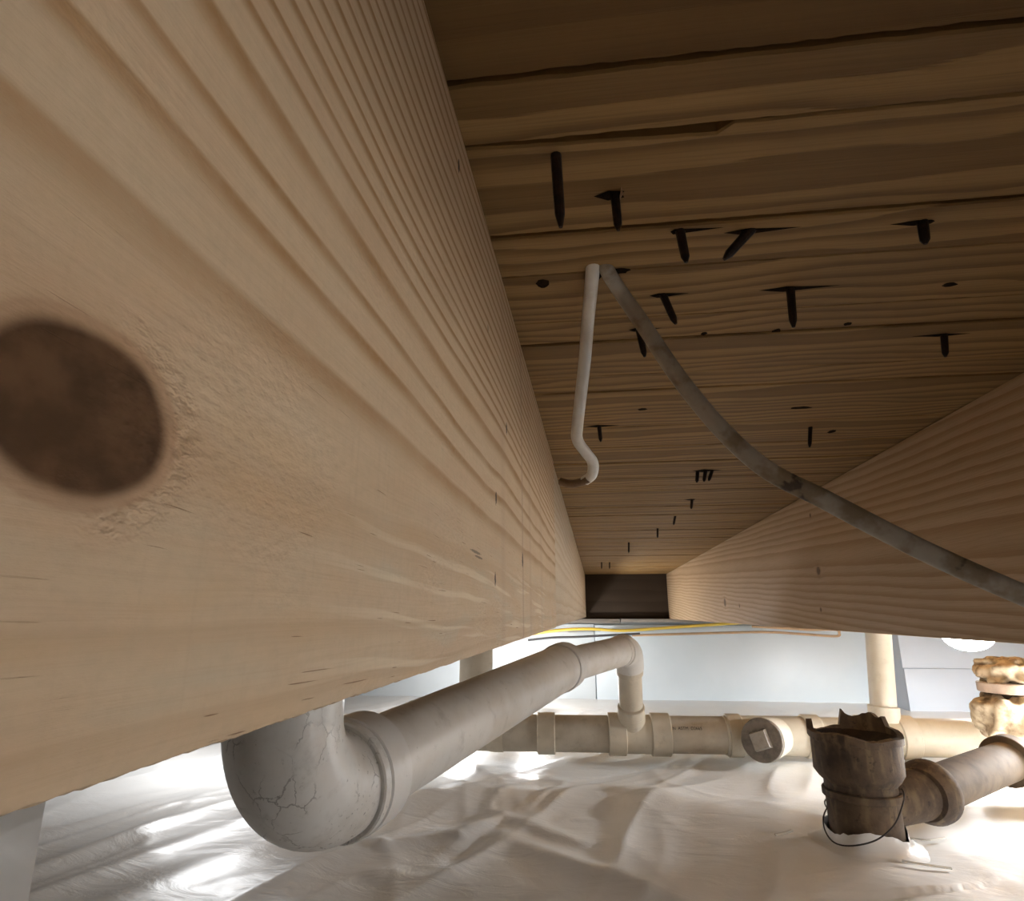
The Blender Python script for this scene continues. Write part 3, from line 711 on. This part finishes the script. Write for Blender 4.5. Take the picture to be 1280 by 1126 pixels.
def scrap(px, py, pts, label):
    c = on(px, py, 2, FZ); 
    P = []
    for dx, dy in pts:
        x, y = c.x+dx, c.y+dy; P.append(Vector((x, y, ground(x, y)+.0035+.004*random.random())))
    v, f = sweep(spline(P, 5), .0028, 8, .5, Vector((1, 0, 0))); tag(mesh_obj('plastic_scrap', v, f, M['scrap'], None, 1.0), label, 'scrap')
scrap(985, 1062, ((-.018, -.004), (0, .004), (.012, .012)), 'little curled plastic scrap on the sheet left of the iron stub')
scrap(1165, 1064, ((-.03, .012), (-.01, -.002), (.01, .006), (.03, .018)), 'bent plastic scrap on the sheet right of the iron stub')
scrap(1163, 1098, ((-.03, .008), (0, 0), (.03, .002)), 'straight plastic scrap in front of the iron stub')

# ------------------------------------------------------------------ rag-wrapped stub at the right
def crumple(name, c, rx, ry, rz, amp, fr, mat, parent, seed, seg=48, rings=26, fold=7):
    vs_, fs = [], []
    for i in range(rings+1):
        th = math.pi*i/rings
        for k in range(seg):
            a = 2*math.pi*k/seg; n = Vector((math.sin(th)*math.cos(a), math.sin(th)*math.sin(a), math.cos(th)))
            f_ = math.sin(fold*a + 2.2*math.sin(3*th+seed) + seed)*.5 + math.sin(13*a + 5*th + seed*2)*.3 + math.sin(fr*th + 2*a)*.4
            e = abs(n.z)**.6*(1 if n.z > 0 else -1); rr = (1-abs(n.z)**3)**.5
            vs_.append(Vector(c) + Vector((math.cos(a)*rr*rx, math.sin(a)*rr*ry, e*rz))*(1+amp*f_*math.sin(th)**.5 if 0 < th < math.pi else 1))
    for i in range(rings):
        for k in range(seg): fs.append([i*seg+k, (i+1)*seg+k, (i+1)*seg+(k+1) % seg, i*seg+(k+1) % seg])
    return mesh_obj(name, vs_, fs, mat, parent, 2.0)
ws = at(1278, 930, 1.40); WXY = (ws.x, ws.y)
def wz_(py): return on(1278, py, 1, ws.y).z
wr = empty('wrapped_stub', (ws.x, ws.y, wz_(925)))
tag(wr, 'pipe stub bundled in crumpled tan rag with a pale clamp band round it', 'pipe stub')
crumple('rag', (*WXY, (wz_(925)+wz_(868))/2), .078, .075, (wz_(868)-wz_(925))/2*1.05, .20, 6, M['rag'], wr, 1.0)
collar('clamp_band', (*WXY, wz_(859)), upv, .011, .066, M['band'], wr)
crumple('rag_top', (*WXY, wz_(839)), .060, .058, .030, .22, 9, M['rag'], wr, 4.0, fold=5)
tube('stub_pipe', (*WXY, ground(*WXY)-.02), (*WXY, wz_(840)), .040, M['iron_arm'], wr)

# ------------------------------------------------------------------ grey pier under the joists at the left
pe = at(56, 1018, .62)
pier = empty('pier', (pe.x-.1, pe.y-.1, ground(pe.x-.1, pe.y-.1)-.01))
tag(pier, 'smooth grey support pier standing on the sheet beside the knotted joist', 'pier')
slab('shaft', (pe.x-.20, pe.y-.20, ground(pe.x, pe.y)-.03), (pe.x, pe.y, LB-.038), M['pier'], pier, .003)
slab('cap', (pe.x-.21, pe.y-.21, LB-.038), (pe.x, pe.y, LB), M['pier'], pier, .003)

# ------------------------------------------------------------------ work lamps, then the added fill lamps
def lamp(x, y, z, r, label, strength, hz=.055, ground_lamp=False, stem_top=None):
    t = empty('work_lamp', (x, y, z)); tag(t, label, 'lamp', 'work lamps in the crawl space')
    vs_, fs = [], []; seg, rings = 40, 12; up_ = -1 if not ground_lamp else 1
    for i in range(rings+1):
        th = math.pi/2*i/rings
        for k in range(seg):
            a = 2*math.pi*k/seg; vs_.append((x+r*math.cos(th)*math.cos(a), y+r*math.cos(th)*math.sin(a), z+up_*hz*math.sin(th)))
    for i in range(rings):
        for k in range(seg): f = [i*seg+k, i*seg+(k+1) % seg, (i+1)*seg+(k+1) % seg, (i+1)*seg+k]; fs.append(f if ground_lamp else f[::-1])
    mesh_obj('glowing_dome', vs_, fs, mat_glow('lamp_glow', strength), t, 1.0)
    collar('lamp_base', (x, y, z-up_*.009), upv, .011, r*1.06, M['lamp_base'], t)
    end = stem_top or RB
    tube('lamp_stem', (x, y, z-up_*.02), (x, y, end), .012, M['lamp_base'], t, 16)
lp = on(1138, 790, 1, 2.13)
lamp(RX+.812+THK/2-.03, 2.13, lp.z, .072, 'glowing white dome lamp beside the white riser', LAMP_POWER*.15)
lamp(LX-THK/2-.812, 1.50, CZ-.05, .10, 'flat round white lamp beyond the pipe elbow', LAMP_POWER*.18, .008)
lamp(1.16, 1.55, CZ-.14, .12, 'flat round white lamp hung low beyond the iron stub', LAMP_POWER*3.8, .008, stem_top=TOP)
lamp(1.30, .28, CZ-.07, .12, 'flat round white fill lamp added between the joists beyond the grey cable', LAMP_POWER*1.0, .008, stem_top=TOP)  # unseen lamp added to brighten the lower joist face and the elbow
lamp(LX-THK/2-.406, 2.40, CZ-.12, .072, 'glowing dome fill lamp added near the far wall behind the knotted joist', LAMP_POWER*.30)  # unseen lamp added to brighten the far wall and joist bays
lamp(-.25, 2.50, CZ-.28, .048, 'small dome fill lamp added on the sheet behind the sloping drain pipe', LAMP_POWER*1.1, .04, True, stem_top=ground(-.25, 2.5))  # hidden lamp added to light the far floor boards from below
